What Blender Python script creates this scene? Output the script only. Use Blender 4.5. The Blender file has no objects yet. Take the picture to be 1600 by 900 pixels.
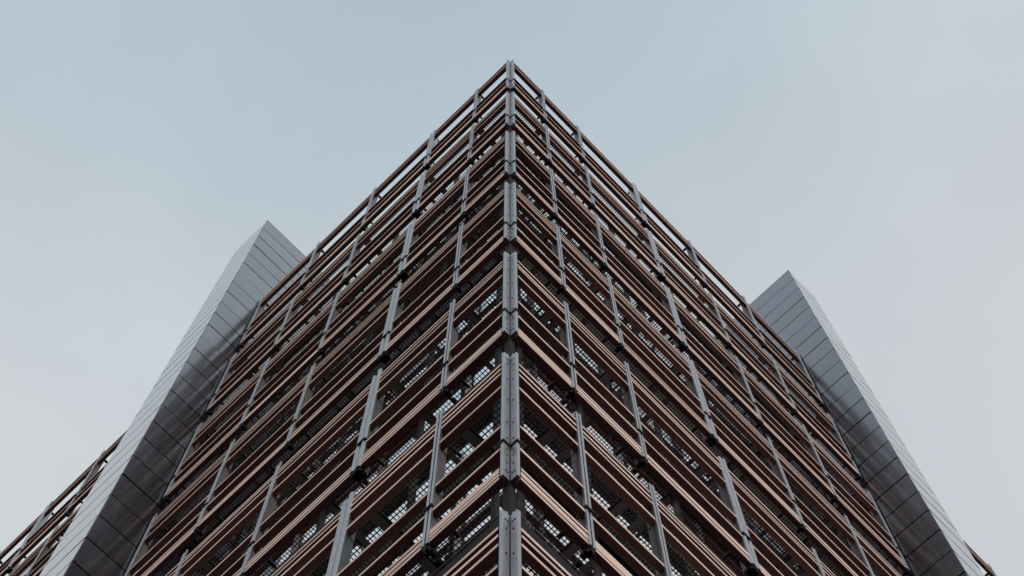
import bpy, bmesh, math, random
from math import radians, sin, cos, pi
from mathutils import Vector, Matrix

random.seed(11)
S = bpy.context.scene
COL = S.collection

# ------------------------------------------------------------------ camera
CAM_H = 1.6
F_PX = 2583.95                      # focal length in pixels of a 1600 px wide frame
cam = bpy.data.cameras.new('camera')
cam.sensor_width = 36.0
cam.lens = F_PX / 1600 * 36
cam.shift_x = 2.66 / 1600
cam.clip_end = 6000
cam_o = bpy.data.objects.new('camera', cam)
COL.objects.link(cam_o)
cam_o.location = (0, 0, CAM_H)
cam_o.rotation_euler = (radians(90 + 73.454), 0, 0)
S.camera = cam_o

# ------------------------------------------------------------------ sky
SUN_EL, SUN_AZ = radians(20), radians(162)      # azimuth clockwise from +Y (behind the camera, a touch to the right)
W = bpy.data.worlds.new('World'); S.world = W; W.use_nodes = True
nt = W.node_tree; nt.nodes.clear()
out = nt.nodes.new('ShaderNodeOutputWorld'); bg = nt.nodes.new('ShaderNodeBackground')
sky = nt.nodes.new('ShaderNodeTexSky'); sky.sky_type = 'NISHITA'; sky.sun_disc = False
sky.sun_elevation = SUN_EL; sky.sun_rotation = SUN_AZ
sky.air_density = 1.0; sky.dust_density = 3.0; sky.ozone_density = 1.0
tc = nt.nodes.new('ShaderNodeTexCoord')
n1 = nt.nodes.new('ShaderNodeTexNoise'); n1.inputs['Scale'].default_value = 2.6; n1.inputs['Detail'].default_value = 5
n1.inputs['Roughness'].default_value = 0.5; n1.inputs['Distortion'].default_value = 0.4
nt.links.new(tc.outputs['Generated'], n1.inputs['Vector'])
rmp = nt.nodes.new('ShaderNodeMapRange'); rmp.inputs['From Min'].default_value = 0.3; rmp.inputs['From Max'].default_value = 0.7
rmp.inputs['To Min'].default_value = 0.80; rmp.inputs['To Max'].default_value = 0.97
nt.links.new(n1.outputs['Fac'], rmp.inputs['Value'])
mix = nt.nodes.new('ShaderNodeMix'); mix.data_type = 'RGBA'
nt.links.new(rmp.outputs['Result'], mix.inputs['Factor'])
nt.links.new(sky.outputs['Color'], mix.inputs['A'])
# thin high cloud: bluest overhead, paler and a little warmer all the way down to the horizon
dp = nt.nodes.new('ShaderNodeVectorMath'); dp.operation = 'DOT_PRODUCT'
dp.inputs[1].default_value = Vector((-0.08, -0.11, 1.0)).normalized()
nt.links.new(tc.outputs['Generated'], dp.inputs[0])
gr = nt.nodes.new('ShaderNodeMapRange'); gr.interpolation_type = 'SMOOTHSTEP'
gr.inputs['From Min'].default_value = 1.0; gr.inputs['From Max'].default_value = 0.86
nt.links.new(dp.outputs['Value'], gr.inputs['Value'])
cl = nt.nodes.new('ShaderNodeMix'); cl.data_type = 'RGBA'
cl.inputs['A'].default_value = (4.55, 5.55, 6.25, 1); cl.inputs['B'].default_value = (6.15, 6.5, 6.78, 1)
nt.links.new(gr.outputs['Result'], cl.inputs['Factor']); nt.links.new(cl.outputs['Result'], mix.inputs['B'])
nt.links.new(mix.outputs['Result'], bg.inputs['Color'])
bg.inputs['Strength'].default_value = 0.10
nt.links.new(bg.outputs['Background'], out.inputs['Surface'])

sun = bpy.data.lights.new('sun', 'SUN'); sun.energy = 2.1; sun.angle = radians(18); sun.color = (1.0, 0.93, 0.86)
sun_o = bpy.data.objects.new('sun', sun); COL.objects.link(sun_o)
sd = Vector((sin(SUN_AZ) * cos(SUN_EL), cos(SUN_AZ) * cos(SUN_EL), sin(SUN_EL)))
sun_o.rotation_euler = sd.to_track_quat('Z', 'Y').to_euler()
sun_o.location = (0, -20, 40)

S.view_settings.view_transform = 'Standard'
S.view_settings.look = 'None'
S.view_settings.exposure = 0.12
S.view_settings.gamma = 1.0
S.view_settings.use_curve_mapping = False
S.render.engine = 'CYCLES'

# ------------------------------------------------------------------ materials
def mat(name, col, rough=0.6, metal=0.0, var=0.0, scale=3.0, rnd=0.0, spec=0.5, ior=1.5, rvar=0.0, bump=0.0, stretch=(1, 1, 1)):
    m = bpy.data.materials.new(name); m.use_nodes = True
    t = m.node_tree; b = t.nodes['Principled BSDF']
    b.inputs['Base Color'].default_value = (*col, 1); b.inputs['Roughness'].default_value = rough
    b.inputs['Metallic'].default_value = metal; b.inputs['Specular IOR Level'].default_value = spec; b.inputs['IOR'].default_value = ior
    if var or rnd or rvar or bump:
        c = t.nodes.new('ShaderNodeTexCoord'); mp = t.nodes.new('ShaderNodeMapping'); mp.inputs['Scale'].default_value = stretch
        oi = t.nodes.new('ShaderNodeObjectInfo')
        off = t.nodes.new('ShaderNodeVectorMath'); off.operation = 'SCALE'; off.inputs[0].default_value = (37, 53, 71)
        t.links.new(oi.outputs['Random'], off.inputs['Scale']); t.links.new(off.outputs[0], mp.inputs['Location'])
        t.links.new(c.outputs['Object'], mp.inputs['Vector'])
        n = t.nodes.new('ShaderNodeTexNoise'); n.inputs['Scale'].default_value = scale; n.inputs['Detail'].default_value = 6
        n.inputs['Roughness'].default_value = 0.65
        t.links.new(mp.outputs['Vector'], n.inputs['Vector'])
        a = t.nodes.new('ShaderNodeMath'); a.operation = 'MULTIPLY_ADD'; a.inputs[1].default_value = 2 * var; a.inputs[2].default_value = 1 - var
        t.links.new(n.outputs['Fac'], a.inputs[0])
        r = t.nodes.new('ShaderNodeMath'); r.operation = 'MULTIPLY_ADD'; r.inputs[1].default_value = 2 * rnd; r.inputs[2].default_value = 1 - rnd
        t.links.new(oi.outputs['Random'], r.inputs[0])
        mu = t.nodes.new('ShaderNodeMath'); mu.operation = 'MULTIPLY'
        t.links.new(a.outputs[0], mu.inputs[0]); t.links.new(r.outputs[0], mu.inputs[1])
        vm = t.nodes.new('ShaderNodeVectorMath'); vm.operation = 'SCALE'; vm.inputs[0].default_value = col
        t.links.new(mu.outputs[0], vm.inputs['Scale']); t.links.new(vm.outputs[0], b.inputs['Base Color'])
        if rvar:
            q = t.nodes.new('ShaderNodeMath'); q.operation = 'MULTIPLY_ADD'; q.inputs[1].default_value = 2 * rvar; q.inputs[2].default_value = rough - rvar
            t.links.new(n.outputs['Fac'], q.inputs[0]); t.links.new(q.outputs[0], b.inputs['Roughness'])
        if bump:
            bp = t.nodes.new('ShaderNodeBump'); bp.inputs['Strength'].default_value = bump; bp.inputs['Distance'].default_value = 0.01
            t.links.new(n.outputs['Fac'], bp.inputs['Height']); t.links.new(bp.outputs['Normal'], b.inputs['Normal'])
    return m

M = dict(
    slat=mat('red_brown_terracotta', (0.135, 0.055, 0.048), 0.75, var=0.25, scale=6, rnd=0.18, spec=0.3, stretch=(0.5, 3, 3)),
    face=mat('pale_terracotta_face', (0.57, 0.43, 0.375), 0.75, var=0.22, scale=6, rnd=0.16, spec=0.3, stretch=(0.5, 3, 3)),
    alu=mat('anodised_aluminium', (0.31, 0.317, 0.335), 0.33, 0.9, var=0.36, scale=9, rvar=0.1, stretch=(4, 4, 0.6)),
    web=mat('painted_plate', (0.075, 0.068, 0.073), 0.5, 0.1, var=0.12, scale=4, rnd=0.08),
    steel=mat('dark_steel', (0.013, 0.012, 0.013), 0.8, 0.0, var=0.3, scale=8, spec=0.15),
    beam=mat('grey_steel', (0.11, 0.10, 0.10), 0.55, 0.2, var=0.2, scale=5),
    grate=mat('galvanised_grating', (0.018, 0.018, 0.019), 0.7, 0.0, var=0.2, scale=8, spec=0.2),
    glass=mat('reflective_glass', (0.93, 0.94, 0.96), 0.02, 1.0, var=0.03, scale=1.5, rnd=0.08),
    wall=mat('dark_spandrel', (0.018, 0.016, 0.016), 0.6, var=0.25, scale=2, spec=0.2),
    panel=mat('metal_panel', (0.118, 0.120, 0.145), 0.28, 1.0, var=0.15, scale=1.2, rnd=0.16, rvar=0.07, bump=0.06, stretch=(1, 1, 0.35)),
    joint=mat('panel_joint', (0.012, 0.012, 0.013), 0.7),
    paving=mat('paving', (0.05, 0.048, 0.047), 0.85, var=0.25, scale=0.6),
    roof=mat('roof_felt', (0.12, 0.12, 0.12), 0.9, var=0.2, scale=1.0),
)

pb = M['panel'].node_tree.nodes['Principled BSDF']
pb.inputs['Coat Weight'].default_value = 1.0; pb.inputs['Coat Roughness'].default_value = 0.10; pb.inputs['Coat IOR'].default_value = 1.5

# ------------------------------------------------------------------ helpers
def tag(o, label=None, cat=None, group=None, kind=None):
    if label: o['label'] = label
    if cat: o['category'] = cat
    if group: o['group'] = group
    if kind: o['kind'] = kind
    return o

class MB:
    def __init__(s): s.v = []; s.f = []
    def box(s, x0, x1, y0, y1, z0, z1):
        i = len(s.v)
        s.v += [(x, y, z) for z in (z0, z1) for y in (y0, y1) for x in (x0, x1)]
        s.f += [tuple(i + k for k in q) for q in ((0, 2, 3, 1), (4, 5, 7, 6), (0, 1, 5, 4), (2, 6, 7, 3), (0, 4, 6, 2), (1, 3, 7, 5))]
        return s
    def prism(s, poly, z0, z1, axis='z'):
        """poly: counter-clockwise (x,y) outline extruded along z; axis 'x' takes (y,z) outlines along x."""
        i = len(s.v); n = len(poly)
        for h in (z0, z1):
            for a, b in poly:
                s.v.append((a, b, h) if axis == 'z' else (h, a, b))
        for k in range(n):
            j = (k + 1) % n
            s.f.append((i + k, i + j, i + n + j, i + n + k))
        s.f.append(tuple(i + k for k in reversed(range(n)))); s.f.append(tuple(i + n + k for k in range(n)))
        return s
    def mesh(s, name, m):
        me = bpy.data.meshes.new(name); me.from_pydata(s.v, [], s.f); me.materials.append(m)
        bm = bmesh.new(); bm.from_mesh(me); bmesh.ops.recalc_face_normals(bm, faces=bm.faces); bm.to_mesh(me); bm.free()
        return me
    def build(s, name, m, parent=None):
        return obj(name, s.mesh(name, m), parent)

def obj(name, me, parent=None, loc=(0, 0, 0), rot=(0, 0, 0)):
    o = bpy.data.objects.new(name, me); COL.objects.link(o)
    o.parent = parent; o.location = loc; o.rotation_euler = rot
    return o

# ------------------------------------------------------------------ measured layout
D = 5.5162                       # camera to building corner
AZ = radians(45.843)             # heading of the left face
Z0 = CAM_H + 36.373              # datum of the top storey
ST = 4.0
def zf(k, fr): return Z0 - (k + fr) * ST
NK = 8                           # screen storeys built
COLS = {-1: [1.046, 2.438, 4.288, 6.126, 7.955, 9.80, 11.65, 13.50, 15.42, 17.27, 19.12],
         1: [1.039, 2.180, 4.040, 5.885, 7.734, 9.570, 11.42, 13.27, 15.12, 16.97]}
DOUBLE = {-1: (2.438, 15.42), 1: (4.040,)}
ROT = {-1: -(pi / 2 - AZ), 1: AZ}
TOWER = {-1: (8.05, 9.30), 1: (9.68, 10.78)}
NA = 0.09                        # corner notch
SL_FR = [0.045, 0.081, 0.120, 0.218, 0.484, 0.622, 0.7405, 0.7565, 0.7725, 0.7885]
CAV = 0.86                       # screen to glass wall

def world_pt(sd, t, w, z):
    a = ROT[sd]; x = -t if sd < 0 else t
    return Vector((x * cos(a) - w * sin(a), D + x * sin(a) + w * cos(a), z))
P_ = radians(73.454)
def pix(v):
    X, Y, H = v.x, v.y, v.z - CAM_H
    dep = H * sin(P_) + Y * cos(P_)
    return 797.34 + F_PX * X / dep, 450 - F_PX * (H * cos(P_) - Y * sin(P_)) / dep

# ------------------------------------------------------------------ ground
g = MB(); g.v = [(-3000, -3000, 0), (3000, -3000, 0), (3000, 3000, 0), (-3000, 3000, 0)]; g.f = [(0, 1, 2, 3)]
tag(g.build('ground', M['paving']), kind='structure')

# ------------------------------------------------------------------ building
bld = obj('office_building', None, None, (0, D, 0))
tag(bld, 'tall corner office building wrapped in brown horizontal slats and grey posts', 'building')

XS = {}
for sd in (-1, 1):
    XS[sd] = (lambda s: (lambda t: -t if s < 0 else t))(sd)

# core mass (in the right hand frame: x along right face, y along left face)
c = MB(); IN = CAV + 0.06
c.box(IN, 34, IN, 36, 0, zf(0, 0.62))
core = c.build('core_wall', M['wall'], bld); core.rotation_euler = (0, 0, ROT[1])
r = MB(); r.box(IN + .05, 33.9, IN + .05, 35.9, zf(0, 0.62) + .003, zf(0, 0.60))
ro = r.build('roof', M['roof'], bld); ro.rotation_euler = (0, 0, ROT[1])

def seg(sd, cols=None):
    """bays as (t0, t1) between posts; the tower stands in one of them."""
    cs = [NA + 0.045] + COLS[sd]
    return list(zip(cs[:-1], cs[1:]))

def recess(sd, t):                      # the far wing on the right stands slightly back
    return 0.26 if (sd > 0 and t > 10.5) else 0.0

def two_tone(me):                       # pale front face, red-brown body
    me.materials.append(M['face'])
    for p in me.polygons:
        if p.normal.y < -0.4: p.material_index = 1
slat_mesh = {}
def get_slat(L):
    k = round(L, 3)
    if k not in slat_mesh:
        h, d, c_ = 0.0245, 0.042, 0.003
        prof = [(-d, -h + c_), (-d + c_, -h), (d - c_, -h), (d, -h + c_), (d, h - c_), (d - c_, h), (-d + c_, h), (-d, h - c_)]
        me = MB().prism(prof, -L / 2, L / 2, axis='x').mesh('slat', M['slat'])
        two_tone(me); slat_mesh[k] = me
    return slat_mesh[k]

def mullion_mesh(h, double):
    b = MB()
    if double:
        for s in (-1, 1):
            prof = []
            for i in range(9):
                a = pi + pi * i / 8
                prof.append((s * 0.046 + 0.038 * cos(a), 0.036 + 0.040 * sin(a)))
            b.prism(prof, -h, 0.0 if s > 0 else -0.09)
            b.box(s * 0.046 - 0.006, s * 0.046 + 0.006, 0.0362, 0.165, -h + 0.02, -0.14)
    else:
        for s in (-1, 1):
            x0, x1 = sorted((s * 0.009, s * 0.041))
            c_ = 0.006
            b.prism([(x0, c_), (x0 + c_, 0), (x1 - c_, 0), (x1, c_), (x1, 0.03), (x0, 0.03)], -h, 0.0 if s > 0 else -0.035)
    return b.mesh('mullion', M['alu'])
def web_mesh(h):
    b = MB(); b.box(-0.007, 0.007, 0.034, 0.150, -h + 0.03, -0.16); return b.mesh('web_plate', M['web'])
def clamp_mesh(double):
    b = MB(); w = 0.094 if double else 0.052
    b.box(-w, w, -0.014, 0.022, -0.02, 0.02)
    b.box(-0.018, 0.018, 0.0222, 0.40, -0.018, 0.018)
    return b.mesh('clamp', M['steel'])
def foot_mesh(double):
    b = MB(); w = 0.062 if double else 0.024
    b.box(-w, w, 0.024, 0.14, -0.045, 0.02)
    b.box(-w - 0.018, w + 0.018, 0.06, 0.09, -0.035, -0.012)
    b.box(-0.022, 0.022, 0.1605, 0.24, -0.09, -0.02)
    b.box(-w - .012, -w + .004, 0.03, 0.05, -0.085, -0.03); b.box(w - .004, w + .012, 0.03, 0.05, -0.085, -0.03)
    b.box(-0.012, 0.012, 0.004, 0.0118, -0.13, 0.0)
    return b.mesh('foot_bracket', M['steel'])
def lug_mesh():
    b = MB(); b.box(-0.022, 0.022, 0.10, 0.30, -0.035, 0.02)
    return b.mesh('head_bracket', M['steel'])
def arm_mesh():
    b = MB()                                    # I beam running in to the glass wall
    b.box(-0.05, 0.05, 0.16, CAV + .05, -0.012, 0.0); b.box(-0.05, 0.05, 0.16, CAV + .05, -0.13, -0.118)
    b.box(-0.006, 0.006, 0.16, CAV + .05, -0.1178, -0.0122)
    return b.mesh('support_beam', M['beam'])
def strut_mesh():
    b = MB(); b.box(-0.035, 0.035, 0.18, CAV + .05, -0.09, -0.078); b.box(-0.035, -0.025, 0.18, CAV + .05, -0.0778, 0.0)
    return b.mesh('joist', M['beam'])

TOPH = 0.80 * ST + 0.06
MH = {False: 0.818 * ST, True: 0.88 * ST}     # post length: ordinary storeys / top storey
mesh_mul = {(a, b): mullion_mesh(MH[a], b) for a in (False, True) for b in (False, True)}
mesh_web = {a: web_mesh(MH[a]) for a in (False, True)}
mesh_clamp = {b: clamp_mesh(b) for b in (False, True)}
mesh_foot = {b: foot_mesh(b) for b in (False, True)}
mesh_lug = lug_mesh(); mesh_arm = arm_mesh(); mesh_strut = strut_mesh()

def in_frame(sd, t0, t1, k):
    ps = [pix(world_pt(sd, t, 0, zf(k, f))) for t in (t0, t1) for f in (0, 0.9)]
    xs = [p[0] for p in ps]; ys = [p[1] for p in ps]
    if max(xs) < 0 or min(xs) > 1600 or min(ys) > 900: return 0
    return (max(xs) - min(xs)) * (min(max(ys), 900) - min(ys))

SIDE = {-1: 'left', 1: 'right'}
screens = {}
for sd in (-1, 1):
    X = XS[sd]
    rails = MB()
    tmax = COLS[sd][-1]
    for k in range(NK):                         # thin carrier rails behind the slats, between the storeys
        for fr, w in ((0.845, 0.20), (0.885, 0.23)):
            a, b = sorted((X(0.16), X(tmax)))
            rails.box(a, b, w - 0.006, w + 0.006, zf(k, fr) - 0.006, zf(k, fr) + 0.006)
    scr = rails.build('slat_screen', M['beam'], bld); scr.rotation_euler = (0, 0, ROT[sd])
    tag(scr, 'brown slat screen with grey posts over the %s face of the building' % SIDE[sd])
    screens[sd] = scr

    # --- slats: one object each for those that show largest, the rest joined
    todo = []
    for (t0, t1) in seg(sd):
        hid = t0 > TOWER[sd][0] - 0.2 and t1 < TOWER[sd][1] + 0.9
        w0 = recess(sd, t1)
        for k in range(NK):
            ar = 0 if hid else in_frame(sd, t0, t1, k)
            if t0 > TOWER[sd][0] - .2 and k > 1: ar = 0
            for i, fr in enumerate(SL_FR):
                if k == 0 and i < 4: fr = (-0.005, 0.055, 0.110, None)[i]
                if fr is None: continue
                todo.append((ar, t0, t1, k, fr, w0, i))
    todo.sort(key=lambda q: -q[0])
    rest = MB()
    for n, (ar, t0, t1, k, fr, w0, i) in enumerate(todo):
        L = t1 - t0 - 0.03
        if t0 < TOWER[sd][0] < t1:               # the tower cuts this bay short
            L = TOWER[sd][0] - t0 - 0.05
        if t0 < TOWER[sd][1] < t1:
            t0 = TOWER[sd][1] + 0.03; L = t1 - t0 - 0.03
        if L < 0.06: continue
        cx = t0 + 0.015 + L / 2
        jz = random.uniform(-.006, .006); jw = random.uniform(-.006, .006)
        if n < 300 and ar > 0:
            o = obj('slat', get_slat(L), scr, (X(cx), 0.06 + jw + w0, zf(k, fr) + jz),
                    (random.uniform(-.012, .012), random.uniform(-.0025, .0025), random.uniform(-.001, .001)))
        else:
            x0, x1 = X(cx) - L / 2, X(cx) + L / 2; z = zf(k, fr) + jz; y = 0.06 + jw + w0
            rest.box(x0, x1, y - .042, y + .042, z - .0245, z + .0245)
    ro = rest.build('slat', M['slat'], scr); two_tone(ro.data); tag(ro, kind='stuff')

    # --- posts, clamps, brackets, support beams
    for t in COLS[sd]:
        if TOWER[sd][0] - .02 < t < TOWER[sd][1] + .02: continue
        dbl = t in DOUBLE[sd]; w0 = recess(sd, t)
        for k in range(NK):
            seen = in_frame(sd, t - .3, t + .3, k) > 0
            if not seen and k > 6: continue
            top = k == 0; zt = zf(k, -0.06 if top else -0.016)
            mu = obj('mullion', mesh_mul[(top, dbl)], scr, (X(t), w0, zt))
            if not dbl: obj('web_plate', mesh_web[top], scr, (X(t), w0, zt))
            obj('clamp', mesh_clamp[dbl], scr, (X(t), w0, zf(k, 0.607)))
            obj('foot_bracket', mesh_foot[dbl], scr, (X(t), w0, zt - MH[top]))
            obj('head_bracket', mesh_lug, scr, (X(t), w0, zf(k, 0.02)))
            obj('support_beam', mesh_arm, scr, (X(t), w0, zf(k, 0.935)))
            obj('joist', mesh_strut, scr, (X(t + 0.30), w0, zf(k, 0.937)))

# ------------------------------------------------------------------ walkway gratings behind the screens
def grating(sd, k):
    X = XS[sd]; b = MB(); P = 0.052; hb = 0.0036
    z1 = zf(k, 0.932); z0 = z1 - 0.028
    w0, w1 = 0.16, CAV - 0.03
    t0, t1 = (0.16 if sd > 0 else 0.16), COLS[sd][-1] - 1
    w = w0
    a, c_ = sorted((X(t0), X(t1)))
    while w < w1:
        b.box(a, c_, w - hb, w + hb, z0, z1); w += P
    t = t0
    while t < t1:
        b.box(X(t) - hb, X(t) + hb, w0, w1, z1 - 0.020, z1 - 0.002); t += P
    return b
for sd in (-1, 1):
    for k in range(NK):
        walk = MB()
        X = XS[sd]; a, c_ = sorted((X(0.16), X(COLS[sd][-1] - 1)))
        z1 = zf(k, 0.932)
        walk.box(a, c_, 0.140, 0.152, z1 - 0.13, z1 + 0.10)  # edge plate, height added as a dark band to darken the storey gap
        wo = walk.build('walkway', M['steel'], bld); wo.rotation_euler = (0, 0, ROT[sd])
        go = grating(sd, k).build('grating', M['grate'], wo); tag(go, kind='stuff')

# ------------------------------------------------------------------ glass wall behind
for sd in (-1, 1):
    X = XS[sd]; fr_ = MB()
    cs = [CAV + 0.02] + [t for t in COLS[sd]]
    for k in range(NK + 1):
        fr_.box(*sorted((X(cs[0]), X(cs[-1]))), CAV - 0.03, CAV + .055, zf(k, 0.97), zf(k, 0.80)) if zf(k, .97) > 0 else None
        for a, b in zip(cs[:-1], cs[1:]):
            if b - a < 0.12: continue
            fr_.box(*sorted((X(a) - .03, X(a) + .03)), CAV - 0.035, CAV + .054, zf(k, 0.7995), zf(k, -0.0295))
    go = fr_.build('glass_wall', M['wall'], bld); go.rotation_euler = (0, 0, ROT[sd])
    for k in range(NK + 1):
        if k == 0: lo, hi = zf(0, 0.7995), zf(0, 0.62)
        else: lo, hi = zf(k, 0.7995), zf(k, -0.0295)
        if lo < 0.3: continue
        for a, b in zip(cs[:-1], cs[1:]):
            if b - a < 0.12: continue
            a_, b_ = sorted((X(a), X(b))); L = b_ - a_ - 0.062
            me = MB().box(-L / 2, L / 2, 0, 0.012, lo - (lo + hi) / 2 + .002, hi - (lo + hi) / 2 - .002).mesh('pane', M['glass'])
            obj('pane', me, go, ((a_ + b_) / 2, CAV, (lo + hi) / 2), (random.uniform(-.004, .004), 0, random.uniform(-.004, .004)))

# ------------------------------------------------------------------ corner posts (drawn in the right hand frame: x = right face, y = left face)
def post_half(h, left):
    a, f, th, gp = NA, 0.032, 0.012, 0.007
    poly = [(a + f, 0.004), (a + f, 0), (a + .004, 0), (a, .004), (a, a - gp), (a + th, a - gp), (a + th, th), (a + f, th)]
    if left: poly = [(y, x) for x, y in poly]
    b = MB(); b.prism(poly, -h, 0.0)
    # small ear above the plate
    e = (a, a + th, 0.045, 0.065)
    if left: b.box(e[2], e[3], e[0], e[1], 0.0, 0.035)
    else: b.box(e[0], e[1], e[2], e[3], 0.0, 0.035)
    return b
def bolts(h):
    b = MB()
    for z in (-0.14, -0.30, -0.75, -1.35, -1.95, -2.35, -2.75, -h + 0.33, -h + 0.14):
        for left in (0, 1):
            for off in (0.035, 0.062) if z in (-0.14,) or z < -h + .2 else (0.05,):
                y = off; i = len(b.v)
                ring = [(NA - 0.007 * (j > 0), y + 0.008 * cos(2 * pi * q / 6), z + 0.008 * sin(2 * pi * q / 6)) for j in (0, 1) for q in range(6)]
                if left: ring = [(y_, x_, z_) for x_, y_, z_ in ring]
                b.v += ring
                b.f += [tuple(i + 6 + q for q in range(6))] + [(i + q, i + (q + 1) % 6, i + 6 + (q + 1) % 6, i + 6 + q) for q in range(6)]
    return b
def vclamp():
    a, o_, th = NA, 0.011, 0.010
    poly = [(a + .052, -o_), (a - o_, -o_), (a - o_, a - o_), (-o_, a - o_), (-o_, a + .052), (-.0008, a + .052), (-.0008, a - .0008), (a - .0008, a - .0008), (a - .0008, -.0008), (a + .052, -.0008)]
    return MB().prism(poly, -0.020, 0.020)
core_post = MB(); core_post.box(NA + 0.014, NA + 0.085, NA + 0.014, NA + 0.085, zf(NK, 0), zf(0, -0.045))
cpst = core_post.build('corner_column', M['steel'], bld); cpst.rotation_euler = (0, 0, ROT[1])
vm = vclamp().mesh('clamp', M['steel'])
for k in range(NK):
    top = k == 0; h = MH[top]
    b = post_half(h, 0); b2 = post_half(h, 1)
    i = len(b.v); b.v += b2.v; b.f += [tuple(i + q for q in f) for f in b2.f]
    cp = b.build('corner_post', M['alu'], bld); cp.rotation_euler = (0, 0, ROT[1]); cp.location = (0, 0, zf(k, -0.06 if top else -0.016))
    o = bolts(h).build('bolts', M['steel'], cp); tag(o, kind='stuff')
    obj('clamp', vm, cp, (0, 0, zf(k, 0.607) - cp.location.z))

# ------------------------------------------------------------------ metal clad towers
PH = 0.80; TTOP = CAM_H + 41.76
def tower(sd, label):
    X = XS[sd]; t0, t1 = TOWER[sd]; wo, wi = -0.78, 4.6
    root = obj('metal_clad_tower', None, None, (0, D, 0), (0, 0, ROT[sd]))
    tag(root, label, 'tower', 'metal clad towers flanking the slatted building')
    b = MB(); b.box(*sorted((X(t0 + .05), X(t1 - .05))), wo + .05, wi - .025, 0, TTOP - .03)
    b.build('tower_frame', M['joint'], root)
    z = TTOP; n = 0; J = 0.018
    low = MB()
    meshes = {}
    def pm(key, dx, dy, dz):
        if key not in meshes:
            meshes[key] = MB().box(-dx, dx, -dy, dy, -dz, dz).mesh('panel', M['panel'])
        return meshes[key]
    while z > 0.3:
        zb = max(z - PH, 0.0); hz = (z - zb) / 2 - J; zc = (z + zb) / 2
        vis = z > 16
        faces = [('face', X(t0) + X(1) * .011, (wo + 1.52) / 2, .011, (1.52 - wo) / 2 - J * .5),
                 ('face2', X(t0) + X(1) * .011, (1.53 + wi) / 2, .011, (wi - 1.53) / 2)]
        for nm, x, y, dx, dy in faces:
            if vis: obj('panel', pm(nm, dx, dy, hz), root, (x, y, zc), (0, random.uniform(-.006, .006), random.uniform(-.005, .005)))
            else: low.box(x - dx, x + dx, y - dy, y + dy, zc - hz, zc + hz)
        xm, dx = X((t0 + t1) / 2), (t1 - t0) / 2 - .024
        hz -= .010
        if vis: obj('panel', pm('front', dx, .011, hz), root, (xm, wo + .011, zc), (random.uniform(-.004, .004), 0, random.uniform(-.004, .004)))
        else: low.box(xm - dx, xm + dx, wo, wo + .022, zc - hz, zc + hz)
        x = X(t1) - X(1) * .011
        low.box(x - .011, x + .011, wo + .002, wi, zc - hz, zc + hz)
        low.box(xm - dx, xm + dx, wi - .022, wi, zc - hz, zc + hz)
        z = zb
    tag(low.build('panel', M['panel'], root), kind='stuff')
    cap = MB(); cap.box(*sorted((X(t0 + .0), X(t1 - .0))), wo, wi, TTOP - .006, TTOP + .02)
    cap.build('coping', M['panel'], root)
    return root
tower(-1, 'left of two grey metal panelled towers, projecting from the left slatted face')
tower(1, 'right of two grey metal panelled towers, projecting from the right slatted face')
